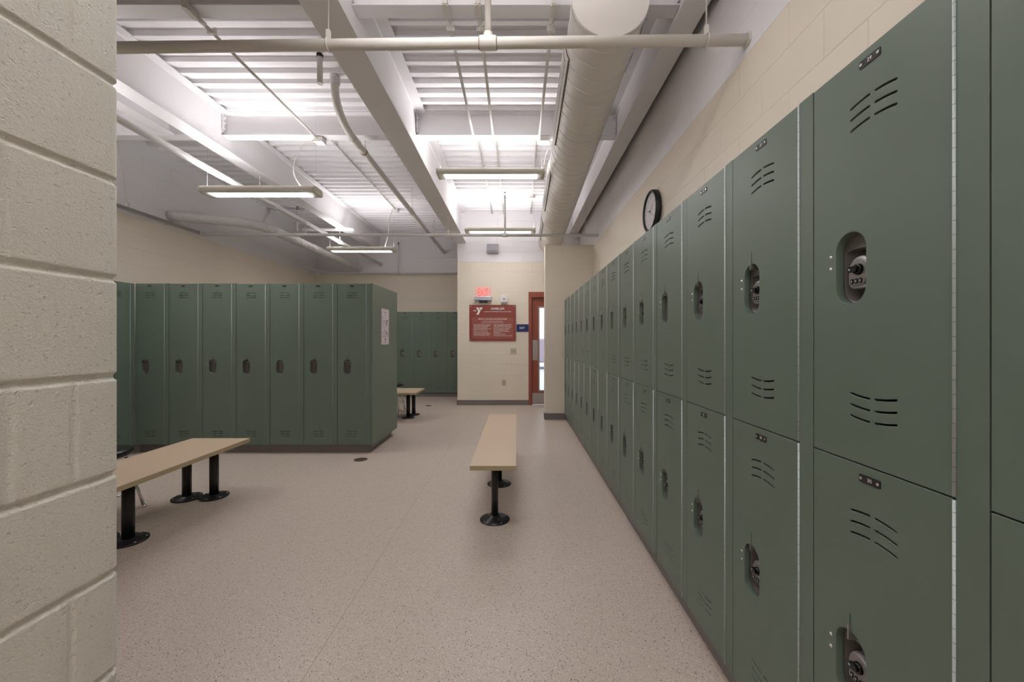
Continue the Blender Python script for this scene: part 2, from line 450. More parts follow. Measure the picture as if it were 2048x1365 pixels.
me = b.mesh('wall_near'); o = link('wall_near', me); o['kind'] = 'structure'

# baseboards
def baseboard(name, boxes):
    b = MB()
    for bx in boxes: b.box(*bx, M_base)
    o = struct(name, b); return o
baseboard('baseboard_exit', [(XE-.006, DOOR[0], YE-.006, YE+.001, 0, .102), (XE-.006, XE+.001, YE-.006, 8.96, 0, .102)])
baseboard('baseboard_wing', [(.447, .80, 6.424, 6.431, 0, .102), (.447, .454, 6.424, 6.63, 0, .102)])
baseboard('baseboard_right', [(.803, XR, .694-.381*3+.001, 6.42, 0, .0998)])                      # toe base below the right row
baseboard('baseboard_island', [(-4.33, -1.70, 4.545, 5.35, 0, .0998)])
baseboard('baseboard_far', [(XL, XE-.008, 8.995, YF, 0, .0998)])
baseboard('baseboard_left', [(XL, -4.385, 3.30, 4.40, 0, .0998)])

# outside, seen through the door glass
b = MB(); b.box(-8, 10, YF+.3, 40, -0.2, -0.05, M_out); struct('trim_1', b)
car = thing('car', 'parked reddish car outside, seen through the door glass', 'car', (1.45, 19.0, -0.05))
b = MB(); b.prism([(-2.1,.3),(-2.1,.75),(-1.5,.9),(-.9,1.4),(.9,1.42),(1.5,.95),(2.1,.85),(2.1,.3)], lambda a, c, d: Vector((a, d, c)), -.85, .85, M_car)
link('body', b.mesh('body'), car, bevel=.08)
for x in (-1.3, 1.3):
    for y in (-.8, .8):
        b = MB(); b.cyl((x, y-.1, .33), (x, y+.1, .33), .33, M_black, 20); link('wheel', b.mesh('wheel'), car)

# ------------------------------------------------------------------ exit door
door = bpy.data.objects.new('door_1', None); COL.objects.link(door); door.location = (.73, YE+.1, 0); door['kind'] = 'structure'
def dpart(name, mb, parent=door, bevel=0):
    me = mb.mesh(name)
    off = Vector((.73, YE+.1, 0))
    for v in me.vertices: v.co -= off
    o = bpy.data.objects.new(name, me); COL.objects.link(o); o.parent = parent
    if bevel:
        q = o.modifiers.new('bevel', 'BEVEL'); q.width = bevel; q.limit_method = 'ANGLE'
    return o
b = MB()
b.box(DOOR[0], DOOR[0]+.062, YE-.012, YE+.19, 0, DOOR[2], M_red)
b.box(DOOR[1]-.05, DOOR[1], YE-.012, YE+.19, 0, DOOR[2], M_red)
b.box(DOOR[0]+.062, DOOR[1]-.05, YE-.012, YE+.19, DOOR[2]-.11, DOOR[2], M_red)
b.box(DOOR[0]+.062, DOOR[0]+.078, YE+.10, YE+.13, 0, DOOR[2]-.11, M_red)
b.box(DOOR[0]+.062, DOOR[1]-.05, YE+.10, YE+.13, DOOR[2]-.13, DOOR[2]-.11, M_red)
dpart('door_frame', b, bevel=.002)
x0, x1, yl = DOOR[0]+.066, DOOR[1]-.054, YE+.055
b = MB(); gx0, gx1, gz0, gz1 = .445, .60, .285, 1.945
b.box(x0, gx0, yl, yl+.044, .012, DOOR[2]-.114, M_red); b.box(gx1, x1, yl, yl+.044, .012, DOOR[2]-.114, M_red)
b.box(gx0, gx1, yl, yl+.044, .012, gz0, M_red); b.box(gx0, gx1, yl, yl+.044, gz1, DOOR[2]-.114, M_red)
leaf = dpart('door_leaf', b)
b = MB()
for (a0, a1, c0, c1) in ((gx0-.02, gx0+.008, gz0-.02, gz1+.02), (gx1-.008, gx1+.02, gz0-.02, gz1+.02), (gx0+.008, gx1-.008, gz0-.02, gz0+.008), (gx0+.008, gx1-.008, gz1-.008, gz1+.02)):
    b.box(a0, a1, yl-.006, yl+.05, c0, c1, M_brush)
dpart('lite_frame', b, leaf)
b = MB(); b.box(gx0, gx1, yl+.019, yl+.025, gz0, gz1, M_glass); dpart('glass_pane', b, leaf)
b = MB(); b.box(x0+.015, x0+.115, yl-.004, yl, .89, 1.295, M_brush); dpart('push_plate', b, leaf)
b = MB(); b.box(x0+.01, x1-.01, yl-.003, yl, .025, .235, M_brush); dpart('kick_plate', b, leaf)

# ------------------------------------------------------------------ lockers
W = 0.381; HL = 1.835; DW = 0.325
def slot_poly(cx, z, sgn, frown):
    """one curved louvre slot; sgn picks the left or right half of the arch"""
    top, bot = [], []
    for i in range(7):
        dx = 0.0065+(0.055-0.0065)*i/6
        zz = z+frown*0.0065*(1-(dx/.055)**2)
        top.append((cx+sgn*dx, zz+.0023)); bot.append((cx+sgn*dx, zz-.0023))
    e = (cx+sgn*.0565, (top[-1][1]+bot[-1][1])/2); s = (cx+sgn*.005, (top[0][1]+bot[0][1])/2)
    return top+[e]+bot[::-1]+[s]
def door_mesh(H, pz, name):
    cx = 0.1685
    outl = [[(0.0015, .0015), (.0015+DW, .0015), (.0015+DW, H-.0015), (.0015, H-.0015)]]
    for r in range(3):
        for s in (-1, 1):
            outl.append(slot_poly(cx, H-.112-.0254*r, s, 1))
            outl.append(slot_poly(cx, .105+.0254*r, s, -1))
    outl.append(stadium(.1125, pz, .041, .0825))
    m0 = flat_curve_mesh(outl, .0088, .0012)
    b = MB(); b.add_mesh(m0, M_green, Matrix.Translation((0, .0100, 0)) @ FRONT)
    bpy.data.meshes.remove(m0)
    return b.mesh(name, False)
def body_mesh(tiers, depth, fl, fr, name):
    """carcass: x = 0..W, front frame strip on the hinge side; fl / fr widen or narrow the filler strips"""
    b = MB(); t = .008; xl = -fl; xr = W-fr
    b.box(xl, -.0008, .0, .0205, 0, HL, M_green) if fl > 0.001 else None
    b.box(DW+.0065, xr-.0008, .0, .0205, 0, HL, M_green)
    b.box(xl+.0004, xl+t, .0212, depth, 0, HL, M_green); b.box(xr-t-.0008, xr-.0008, .0212, depth, 0, HL, M_green)
    b.box(xl+t, xr-t, depth-t, depth, 0, HL, M_inshade)
    b.box(xl+t, xr-t, .0212, depth-t, HL-t, HL, M_green); b.box(xl+t, xr-t, .0212, depth-t, 0, t, M_green)
    if tiers == 2: b.box(xl+t, xr-t, .0212, depth-t, HL/2-t/2, HL/2+t/2, M_inshade)
    return b.mesh(name)
def hinge_mesh(H, name, r=.0028):
    b = MB(); x = DW+.0040; z = .004+.0254
    b.tube([(x, -.0003, .003), (x, -.0003, H-.003)], r, M_hinge, 10)
    while z < H-.006:
        b.tube([(x, -.0003, z), (x, -.0003, z+.0006)], r+.00015, M_slot, 10); z += .0254
    b.box(x-.0012, x+.0012, .001, .012, .002, H-.002, M_slot)
    return b.mesh(name)
def plate_mesh(num, H, name):
    b = MB(); cx, cz = .1635, H-.029
    F = lambda a, c, d: Vector((a, d, c))
    b.prism(rrect(cx, cz, .026, .0088, .003), F, -.0014, 0, M_plate)
    for s in (-1, 1):
        b.prism([(cx+s*.0205+.0034*math.cos(2*PI*i/10), cz+.0034*math.sin(2*PI*i/10)) for i in range(10)], F, -.0026, -.0014, M_chrome)
    if num:
        t = text_mesh(num, .0115, bold=.0001)
        b.add_mesh(t, M_white, Matrix.Translation((cx, -.0016, cz)) @ FRONT); bpy.data.meshes.remove(t)
    return b.mesh(name, False if num else True)
def cup_mesh(pz, holes, name):
    b = MB(); cx = .1125; F = lambda a, c, d: Vector((a, d, c))
    ring = stadium(cx, pz, .0395, .081); ring2 = stadium(cx, pz, .036, .0775); d1 = .052 if not holes else .030
    A = [b.bm.verts.new(F(a, c, .0202)) for a, c in stadium(cx, pz, .0425, .084)]
    A2 = [b.bm.verts.new(F(a, c, .0206)) for a, c in ring]
    B = [b.bm.verts.new(F(a, c, d1)) for a, c in ring2]; n = len(A)
    for i in range(n):
        j = (i+1) % n
        b.face([A[i], A[j], A2[j], A2[i]], M_cup); b.face([A2[i], A2[j], B[j], B[i]], M_cup, True)
    b.face(B, M_cup)
    # lighter arch across the top of the cup
    n_ = 14; fr = []
    for i in range(n_+1):
        a = PI*i/n_; tx_, tz_ = cx+.0385*math.cos(a), pz+.0405+.0385*math.sin(a)
        q = 1-i/n_; az = pz+.026+.022*math.sin(PI*(q*.6+.25)); az = min(az, tz_-.0005)
        fr.append([b.bm.verts.new(F(tx_, tz_, .027)), b.bm.verts.new(F(tx_, az, .027)), b.bm.verts.new(F(tx_, az, d1-.001))])
    for p_, q_ in zip(fr, fr[1:]):
        b.face([p_[0], q_[0], q_[1], p_[1]], M_cupb); b.face([p_[1], q_[1], q_[2], p_[2]], M_cupb)
    if holes:
        for (dx, dz, r) in ((.014, .021, .0035), (.014, .0, .0065), (.014, -.021, .0045)):
            b.prism([(cx+dx+r*math.cos(2*PI*i/12), pz+dz+r*math.sin(2*PI*i/12)) for i in range(12)], F, d1-.001, d1-.0002, M_black)
    me = b.mesh(name, True)
    return me
def lock_mesh(pz, name):
    b = MB(); cx = .1125; z0 = pz-.006
    out = [(cx+.030*math.cos(PI*i/12), z0+.006+.030*math.sin(PI*i/12)) for i in range(13)]
    out += [(cx-.030, z0-.028), (cx-.027, z0-.036), (cx-.020, z0-.040), (cx+.020, z0-.040), (cx+.027, z0-.036), (cx+.030, z0-.028)]
    m0 = flat_curve_mesh([out], .007, .006); b.add_mesh(m0, M_lock, Matrix.Translation((0, .034, 0)) @ FRONT); bpy.data.meshes.remove(m0)
    F = lambda a, c, d: Vector((a, d+.008, c))
    b.prism(stadium(cx-.003, z0-.004, .0235, .032), F, .0115, .015, M_lockp)
    b.prism(rrect(cx-.002, z0-.023, .0205, .0085, .006), F, .0085, .0116, M_lockp)
    for k in (-1, 0, 1):
        b.prism(rrect(cx-.002+k*.0115, z0-.023, .0032, .0058, .001), F, .0065, .0086, M_black)
        b.box(cx-.0028+k*.0115, cx-.0012+k*.0115, .0140, .0146, z0-.0255, z0-.0205, M_white)
    return b.mesh(name)
def knob_mesh(pz, name):
    b = MB(); cx = .1125; z0 = pz-.002
    b.tube([(cx, .0265, z0), (cx, .021, z0), (cx, .014, z0), (cx, .012, z0)], [.0145, .0135, .012, .010], M_knob, 20)
    b.prism(rrect(cx-.005, z0, .0115, .0068, .005), lambda a, c, d: Vector((a, d, c)), .007, .015, M_knob)
    b.cyl((cx-.011, .0062, z0), (cx-.011, .0072, z0), .0025, M_alu, 10)
    return b.mesh(name)
def hook_mesh(pz, name):
    b = MB(); cx = .1125
    b.box(cx-.0011, cx+.0011, -.0004, .0002, pz+.080, pz+.124, M_black)
    b.box(cx-.0012, cx+.0016, -.0055, .022, pz+.064, pz+.101, M_brush)
    return b.mesh(name)
def rivet_mesh(pz, name):
    b = MB()
    cxr = .0575
    b.tube([(cxr, .001, 0), (cxr, -.001, 0), (cxr, -.0022, 0), (cxr, -.0027, 0)], [.0046, .0046, .0034, .0012], M_chrome, 12)
    return b.mesh(name)
P2, P1 = 0.4425, 0.888
D2 = door_mesh(HL/2, P2, 'door_half'); D1 = door_mesh(HL, P1, 'door_full')
HG2 = hinge_mesh(HL/2, 'hinge'); HG1 = hinge_mesh(HL, 'hinge', .0017)
CUP2 = (cup_mesh(P2, False, 'latch_cup'), cup_mesh(P2, True, 'latch_cup')); CUP1 = (cup_mesh(P1, False, 'latch_cup'), cup_mesh(P1, True, 'latch_cup'))
LK2, LK1 = lock_mesh(P2, 'lock'), lock_mesh(P1, 'lock')
KN2, KN1 = knob_mesh(P2, 'knob'), knob_mesh(P1, 'knob')
HK2, HK1 = hook_mesh(P2, 'hook'), hook_mesh(P1, 'hook')
RV = rivet_mesh(0, 'rivet')
PL1 = plate_mesh('', HL, 'plate'); 
BODY = {}
def body(tiers, depth, fl=0, fr=0):
    k = (tiers, depth, fl, fr)
    if k not in BODY: BODY[k] = body_mesh(tiers, depth, fl, fr, 'body')
    return BODY[k]
def make_locker(label, group, loc, rotz, tiers, depth, locks, nums=None, hooks=(1, 1), fl=0, fr=0, detail=True):
    t = thing('locker', label, 'locker', loc, rotz, group)
    link('body', body(tiers, depth, fl, fr), t)
    n = tiers; dm = D2 if n == 2 else D1
    for i in range(n):
        z = (n-1-i)*HL/2
        d = link('door', dm, t, (0, 0, z))
        link('hinge', HG2 if n == 2 else HG1, d)
        pz = P2 if n == 2 else P1
        if nums: link('number_plate', plate_mesh(nums[i], HL/2, 'plate'), d)
        else: link('number_plate', PL1, d)
        link('latch_cup', (CUP2 if n == 2 else CUP1)[0 if locks[i] else 1], d)
        if locks[i]:
            link('combination_lock', LK2 if n == 2 else LK1, d); link('lock_knob', KN2 if n == 2 else KN1, d)
        if hooks[i]: link('latch_hook', HK2 if n == 2 else HK1, d)
        if detail:
            link('rivet', RV, d, (0, 0, pz+.0355)); link('rivet', RV, d, (0, 0, pz+.007))
    return t
XLK = 0.766; Y0 = 0.694
up = [1, 1, 1, 0, 1, 1, 0, 1, 0, 1, 1, 0, 1, 0, 0]; lo = [1, 1, 1, 1, 1, 1, 1, 1, 0, 1, 1, 1, 1, 1, 1]
ordn = ['', 'first', 'second', 'third', 'fourth', 'fifth', 'sixth', 'seventh', 'eighth', 'ninth', 'tenth', 'eleventh', 'twelfth', 'thirteenth', 'fourteenth', 'fifteenth', 'sixteenth']
for k in range(-1, 15):
    yd = Y0+.381*k+DW+.0015             # far edge of the door = local x 0
    dx = random.uniform(-.0007, .0007); dz = random.choice([0, .0012, .0022, .003])
    num = (str(29-2*k), str(30-2*k))
    if k == -1: lab = 'green two-door locker cut off by the right edge of the photo'
    elif k == 0: lab = 'green two-door locker numbered 29 and 30, nearest whole one on the right'
    elif k == 14: lab = 'green two-door locker ending the right row, against the wing wall'
    else:
        st = '' if up[k] and lo[k] else (', upper door lockless' if lo[k] else ', both doors lockless')
        lab = 'green two-door locker, %s past the one numbered 29%s' % (ordn[k], st)
    u_, l_ = (1, 1) if k < 0 else (up[k], lo[k])
    make_locker(lab, 'two-door lockers along the right wall', (XLK+dx, yd, .1), -PI/2, 2, .46, (u_, l_), num,
                hooks=(0 if k == 0 else 1, 1), fl=.025 if k == 1 else 0, fr=.025 if k == 2 else 0)

WL = 0.3828
for i in range(7):
    lab = ['leftmost', 'second from left', 'third from left', 'middle', 'fifth from left', 'sixth from left', 'rightmost'][i]
    if i == 6: lab = 'tall green single-door locker at the right end of the island, by the end panel'
    elif i == 0: lab = 'tall green single-door locker at the left end of the island row, in the inside corner'
    else: lab = 'tall green single-door locker, %s of the seven in the island row' % lab
    make_locker(lab, 'single-door lockers on the front of the island', (-4.3385+WL*i, 4.49+random.uniform(-.0008, .0008), .1+random.choice([0, .002, .004])), 0, 1, .455,
                (0,), hooks=(0 if i == 4 else 1,), fl=0, fr=.0)
b = MB(); b.box(-1.658, -1.640, 4.486, 5.404, 0.095, 1.940, M_green)
tag(link('end_panel', b.mesh('end_panel'), bevel=.0015), 'tall plain green panel closing the end of the island lockers, with a paper on it', 'panel')
b = MB(); b.box(-4.337, -1.660, 4.956, 5.404, .1, 1.935, M_green)
tag(link('locker_row', b.mesh('locker_row')), 'back half of the island of green lockers, only its top edge could show', 'locker')
for i in range(9):
    lab = 'tall green locker on the far wall, %s left of the exit wall corner' % ('first' if i == 0 else ordn[i+1])
    make_locker(lab, 'single-door lockers on the far wall', (XE-.008-.381*(i+1), 8.96, .1), 0, 1, .46, (1,), detail=i < 4)
for i in range(2):
    make_locker('green locker on the left wall in the inside corner, mostly behind the near wall' if i == 0 else 'green locker on the left wall, behind the near block wall',
                'lockers on the left wall', (-4.34, 4.485-WL*(i+1), .1), PI/2, 1, .44, (0,))

# paper on the end panel (faces +X)
b = MB(); PX = -1.6398
y0, y1, z0, z1 = 4.769, 5.047, 1.240, 1.678
F = lambda a, c, d: Vector((PX+d, a, c))
G = 8; gv = []
for i in range(G+1):
    row = []
    for j in range(G+1):
        curl = .0012+.0035*(i/G)**2*(j in (0, G))+.0015*math.sin(i*1.3)*.5
        row.append(b.bm.verts.new(F(y0+(y1-y0)*j/G, z0+(z1-z0)*i/G, max(.0008, curl))))
    gv.append(row)
for i in range(G):
    for j in range(G): b.face([gv[i][j], gv[i][j+1], gv[i+1][j+1], gv[i+1][j]], M_paper, True)
def bar(ya, yb, z, h, m): b.box(PX+.0030, PX+.0034, y0+ya, y0+yb, z0+z-h/2, z0+z+h/2, m)
W_ = y1-y0
bar(.02, W_-.02, .42, .002, M_redink); bar(.02, W_-.02, .018, .002, M_redink); bar(.018, .020, .22, .39, M_redink) ; bar(W_-.020, W_-.018, .22, .39, M_redink)
bar(.07, .21, .395, .008, M_ink); bar(.115, .165, .366, .008, M_ink)
for (z, L_) in ((.350, .04), (.330, .11), (.312, .06), (.292, .13), (.280, .14), (.262, .09), (.245, .03), (.226, .08), (.205, .13), (.160, .17), (.142, .12), (.122, .11), (.104, .22), (.092, .14)):
    bar(.03, .03+L_, z, .004, M_ink)
bar(.115, .165, .176, .008, M_ink)
for (yc, zc) in ((.205, .288), (.175, .250), (.195, .135)):
    bar(yc-.035, yc+.0, zc+.01, .009, M_redink); bar(yc-.0, yc+.022, zc, .040, M_plate)
b.box(PX+.0030, PX+.0034, y0+.135, y0+.155, z0+.030, z0+.072, M_redink); bar(.125, .165, .068, .012, M_redink)
tag(link('notice', b.mesh('notice', False)), 'white paper notice with red hair dryer drawings taped to the end panel', 'notice')

# ------------------------------------------------------------------ benches
def bench(label, x0, x1, y0, y1, h, legs, rleg, dome, edge_axis):
    t = thing('bench', label, 'bench', ((x0+x1)/2, (y0+y1)/2, 0), 0, None)
    ox, oy = (x0+x1)/2, (y0+y1)/2
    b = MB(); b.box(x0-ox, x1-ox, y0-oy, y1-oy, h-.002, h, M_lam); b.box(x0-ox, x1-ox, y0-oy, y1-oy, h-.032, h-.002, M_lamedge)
    link('seat', b.mesh('seat'), t, bevel=.0008, seg=1)
    for (lx, ly) in legs:
        b = MB(); px, py = lx-ox, ly-oy
        b.cyl((px, py, .01), (px, py, h-.032), rleg, M_post, 24)
        b.box(px-.06, px+.06, py-.06, py+.06, h-.037, h-.032, M_post)
        lg = link('leg', b.mesh('leg'), t)
        b = MB()
        if dome: pr = [(.0, 0), (.107, 0), (.107, .004), (.072, .007), (.070, .010), (.052, .016), (.036, .026), (.030, .034), (.0, .034)]
        else: pr = [(.0, 0), (.102, 0), (.104, .003), (.104, .011), (.099, .014), (.045, .016), (.040, .024), (.0, .024)]
        b.lathe(pr, (px, py, 0), M_post, 40)
        for q in range(4 if dome else 6):
            a = 2*PI*q/(4 if dome else 6)+.6
            bx, by = px+.088*math.cos(a), py+.088*math.sin(a)
            b.cyl((bx, by, .004), (bx, by, .0165 if not dome else .0085), .006, M_alu if dome else M_lock, 8)
        link('foot_flange', b.mesh('foot_flange'), lg)
    return t
bench('beige bench with black posts in the middle aisle, beside the right-hand lockers', -.313, -.006, 2.62, 4.44, .46, ((-.160, 2.85), (-.160, 3.56), (-.160, 4.22)), .0245, True, 0)
bench('wide beige bench at the left, partly hidden by the near block wall', -2.785, -2.29, 1.55, 3.39, .452, ((-2.50, 2.54), (-2.50, 3.26), (-2.70, 2.54), (-2.70, 3.23), (-2.50, 1.8), (-2.70, 1.8)), .0325, False, 0)
bench('beige bench end showing behind the island, before the far lockers', -3.45, -1.62, 6.30, 6.93, .45, ((-1.81, 6.57), (-1.79, 6.84), (-3.2, 6.57), (-3.2, 6.84)), .032, False, 0)

# ------------------------------------------------------------------ stools
def stool(label, x, y, h, rz):
    t = thing('stool', label, 'stool', (x, y, 0), rz, 'black stools with chrome legs')
    b = MB(); b.lathe([(0, h-.045), (.150, h-.045), (.172, h-.036), (.178, h-.018), (.170, h-.004), (.13, h), (0, h-.002)], (0, 0, 0), M_seat, 40)
    link('seat', b.mesh('seat'), t)
    for q in range(4):
        a = PI/4+PI/2*q; c, s = math.cos(a), math.sin(a)
        b = MB(); b.tube([(c*.12, s*.12, h-.045), (c*.225, s*.225, .012)], .0105, M_chrome, 14)
        b.lathe([(0, 0), (.016, 0), (.018, .006), (.014, .014), (0, .014)], (c*.226, s*.226, 0), M_chrome, 14)
        link('leg', b.mesh('leg'), t)
    b = MB(); rr = .12+(.105)*((h-.045-.17)/(h-.057))
    b.tube([(rr*math.cos(2*PI*i/40), rr*math.sin(2*PI*i/40), .17) for i in range(40)], .0075, M_chrome, 10, closed=True)
    b.tube([(.14*math.cos(2*PI*i/40), .14*math.sin(2*PI*i/40), h-.055) for i in range(40)], .0075, M_chrome, 10, closed=True)
    link('foot_ring', b.mesh('foot_ring'), t)
stool('black round stool with chrome legs behind the left bench, by the near block wall', -3.05, 2.90, .485, .05)
stool('black round stool with chrome legs behind the far bench end, beyond the island', -2.235, 7.14, .50, -.05)

# ------------------------------------------------------------------ floor drains
for (x, y, r, lab) in ((-1.690, 4.27, .071, 'round brown floor drain in front of the island end panel'), (-1.745, 7.78, .062, 'round brown floor drain before the far lockers')):
    b = MB(); b.lathe([(0, .0006), (r, .0006), (r, .003), (r-.008, .004), (0, .004)], (x, y, 0), M_drain, 32)
    for i in range(-3, 4):
        L_ = math.sqrt(max(0, (r-.016)**2-(i*.014)**2))
        if L_ > .01: b.box(x-L_, x+L_, y+i*.014-.0025, y+i*.014+.0025, .0035, .0044, M_slot)
    tag(link('floor_drain', b.mesh('floor_drain')), lab, 'drain')

# ------------------------------------------------------------------ things on the exit wall
def on_wall(name, label, cat, x, z):
    return thing(name, label, cat, (x, YE, z))
FW = lambda a, c, d: Vector((a, d, c))
# rules sign
t = on_wall('rules_sign', 'brick-red locker room rules sign with white lettering, below the lit EXIT sign', 'sign', -.484, 1.275)
b = MB(); b.box(-.461, .461, -.016, -.004, 0, .717, M_signred); link('board', b.mesh('board'), t)
b = MB(); b.prism(rrect(0, .258, .413, .214, .004), FW, -.0175, -.016, M_signred2); link('inset_panel', b.mesh('inset_panel'), t)
b = MB()
def put(s, x, z, size, align='CENTER', bold=0.0, y=-.0182, fitw=None):
    me = text_mesh(s, size, align, bold)
    if fitw:
        xs = [v.co.x for v in me.vertices]; w = max(xs)-min(xs); k = fitw/w
        mt = Matrix.Diagonal((k, 1, 1, 1))
    else: mt = Matrix.Identity(4)
    b.add_mesh(me, M_white, Matrix.Translation((x, y, z)) @ FRONT @ mt); bpy.data.meshes.remove(me)
put('AMBLER', .100, .640, .066, bold=.0003, y=-.0166, fitw=.278)
put('a branch of the Philadelphia Freedom Valley YMCA', .098, .583, .024, bold=.0004, y=-.0166, fitw=.545)
put('the', -.352, .602, .036, bold=.0007, y=-.0166, fitw=.060)
sx = .922/1410; tx = lambda px: (px-838)*sx; tz = lambda py: .717-(py-160)*sx
for poly in ([(335, 238), (405, 238), (470, 350), (408, 458), (345, 458), (402, 352)], [(430, 238), (542, 238), (485, 332)]):
    b.prism([(tx(p), tz(q)) for p, q in poly][::-1], FW, -.0172, -.0160, M_white)
link('emblem_and_title', b.mesh('emblem_and_title', False), t)
b = MB()
put("MEN'S LOCKER ROOM RULES", 0, tz(592), .037, bold=.0001, fitw=.562)
for i, (s, w) in enumerate((('This locker room is designated for men ages 18 and up.', .385), ('Adult males with male children are to use the Family Locker Room.', .425), ('Adult males with female children are to use the Family Locker Room.', .45))):
    put(s, 0, tz(646+28*i), .0155, fitw=w)
Lc = [(0, 760, '• Use of cell phones and other mobile', .352), (1, 798, 'devices with recording capabilities', .32), (1, 837, 'including video recording, still', .278), (1, 876, 'cameras and video cameras, are not', .34), (1, 914, 'permitted in the locker room.', .272),
      (0, 962, '• Lockers are for daily use only.', .295), (0, 1008, '• Please do not store belongings in', .33), (1, 1047, 'shower/bathroom area. All personal', .338), (1, 1086, 'items are to be placed in a locker.', .314)]
Rc = [(0, 758, '• Never leave valuables in an unlocked', .362), (1, 797, 'locker. The YMCA cannot assume any', .35), (1, 836, 'responsibility for lost or stolen items.', .352), (0, 882, '• Limit your shower to a reasonable', .336), (1, 921, 'time. Dry off completely in the', .288),
      (1, 960, 'shower area before entering the', .306), (1, 998, 'changing area.', .132), (0, 1046, '• No shaving in the shower.', .255), (0, 1094, '• Throw away all trash in cans provided.', .375)]
link('rules_heading', b.mesh('rules_heading', False), t)
for cols, xx in ((Lc, 246), (Rc, 852)):
    b = MB()
    for (ind, py, w_s, w) in cols: put(w_s, tx(xx+(18 if ind else 0)), tz(py), .0215, 'LEFT', .0003, fitw=w)
    link('rules_column', b.mesh('rules_column', False), t)
for (x, z) in ((-.433, .689), (.433, .689), (-.433, .028), (.433, .028)):
    b = MB(); b.tube([(x, 0, z), (x, -.018, z), (x, -.022, z)], [.011, .011, .008], M_alu, 16); link('standoff_bolt', b.mesh('standoff_bolt'), t)
# blue exit sign
t = on_wall('exit_plaque', 'small dark blue wall plaque reading EXIT beside the door frame', 'sign', .107, 1.457)
b = MB(); b.box(-.121, .121, -.006, 0, 0, .15, M_blue); link('plaque', b.mesh('plaque'), t)
b = MB(); put('EXIT', -.004, .076, .052, bold=.0008, y=-.0066, fitw=.100); link('lettering', b.mesh('lettering', False), t)
# lit exit sign
t = on_wall('lit_exit_sign', 'edge-lit red EXIT sign with arrow in a grey housing on the exit wall', 'exit sign', -.671, 2.03)
b = MB(); b.box(-.170, .170, -.085, 0, .044, .126, M_alu); link('housing', b.mesh('housing'), t, bevel=.008)
b = MB(); b.box(-.078, .082, -.06, -.008, .002, .044, M_black); b.cyl((.002, -.0615, .022), (.002, -.058, .022), .005, M_alu, 10); link('sensor_box', b.mesh('sensor_box'), t)
b = MB(); b.box(-.163, .160, -.046, -.040, .126, .328, M_acryl); link('acrylic_panel', b.mesh('acrylic_panel'), t)
b = MB()
def emb(s, x, z, size, fw, fh):
    me = text_mesh(s, size, 'CENTER', 0.0); xs = [v.co.x for v in me.vertices]; ys_ = [v.co.y for v in me.vertices]
    mt = Matrix.Diagonal((fw/(max(xs)-min(xs)), fh/(max(ys_)-min(ys_)), 1, 1)) @ Matrix.Translation((-(max(xs)+min(xs))/2, -(max(ys_)+min(ys_))/2, 0))
    b.add_mesh(me, M_exit, Matrix.Translation((x, -.0475, z)) @ FRONT @ mt); bpy.data.meshes.remove(me)
emb('EXIT', .002, .206, .15, .205, .150)
b.prism([(.122, .236), (.132, .236), (.158, .208), (.132, .180), (.122, .180), (.145, .208)], FW, -.048, -.0465, M_exit)
link('lettering', b.mesh('lettering', False), t)
# strobe
t = on_wall('fire_strobe', 'clear and white fire alarm strobe beside the lit EXIT sign', 'alarm', -.256, 2.015)
b = MB(); b.box(-.062, .062, -.035, 0, .0, .155, M_white); link('base', b.mesh('base'), t, bevel=.006)
b = MB(); b.box(-.066, .066, -.062, -.035, .03, .155, M_strobe); b.tube([(0, -.058, .095), (0, -.075, .095)], [.036, .028], M_strobe, 20); b.box(-.02, .02, -.079, -.074, .085, .104, M_ink)
link('lens', b.mesh('lens'), t, bevel=.004)
# switch and outlet
t = on_wall('switch_plate', 'ivory double light switch plate under the rules sign', 'switch', -.070, 1.012)
b = MB(); b.box(-.060, .060, -.006, 0, 0, .120, M_ivory); link('plate', b.mesh('plate'), t, bevel=.003)
for x in (-.024, .024):
    b = MB(); b.box(x-.005, x+.005, -.016, -.004, .052, .072, M_ivory); b.box(x-.007, x+.007, -.0066, -.006, .044, .078, M_slot); link('toggle', b.mesh('toggle'), t)
t = on_wall('power_outlet', 'small ivory power outlet low on the exit wall', 'outlet', -.262, .388)
b = MB(); b.box(-.037, .037, -.006, 0, 0, .118, M_ivory); link('plate', b.mesh('plate'), t, bevel=.003)
for z in (.036, .080):
    b = MB(); b.prism(rrect(0, z, .017, .015, .008), FW, -.009, -.006, M_ivory)
    for dx in (-.007, .007): b.box(dx-.0012, dx+.0012, -.0094, -.009, z-.003, z+.007, M_slot)
    link('socket', b.mesh('socket'), t)
# loudspeaker
t = on_wall('wall_speaker', 'grey wall loudspeaker high on the exit wall, wire above it', 'speaker', -.477, 3.01)
b = MB(); b.prism([(0, .005), (-.10, .0), (-.135, .03), (-.14, .165), (-.10, .175), (0, .165)], lambda a, c, d: Vector((d, a, c)), -.115, .115, M_spk); link('cabinet', b.mesh('cabinet'), t, bevel=.01)
b = MB(); b.box(-.098, .098, -.1415, -.137, .040, .160, M_grille, Matrix.Rotation(math.radians(-2), 3, 'X')); link('grille', b.mesh('grille'), t)
b = MB(); b.tube([(.10, -.004, .70), (.095, -.006, .50), (.10, -.006, .35), (.085, -.01, .24), (.05, -.03, .19), (.03, -.04, .17)], .003, M_cord, 8); link('wire', b.mesh('wire'), t)

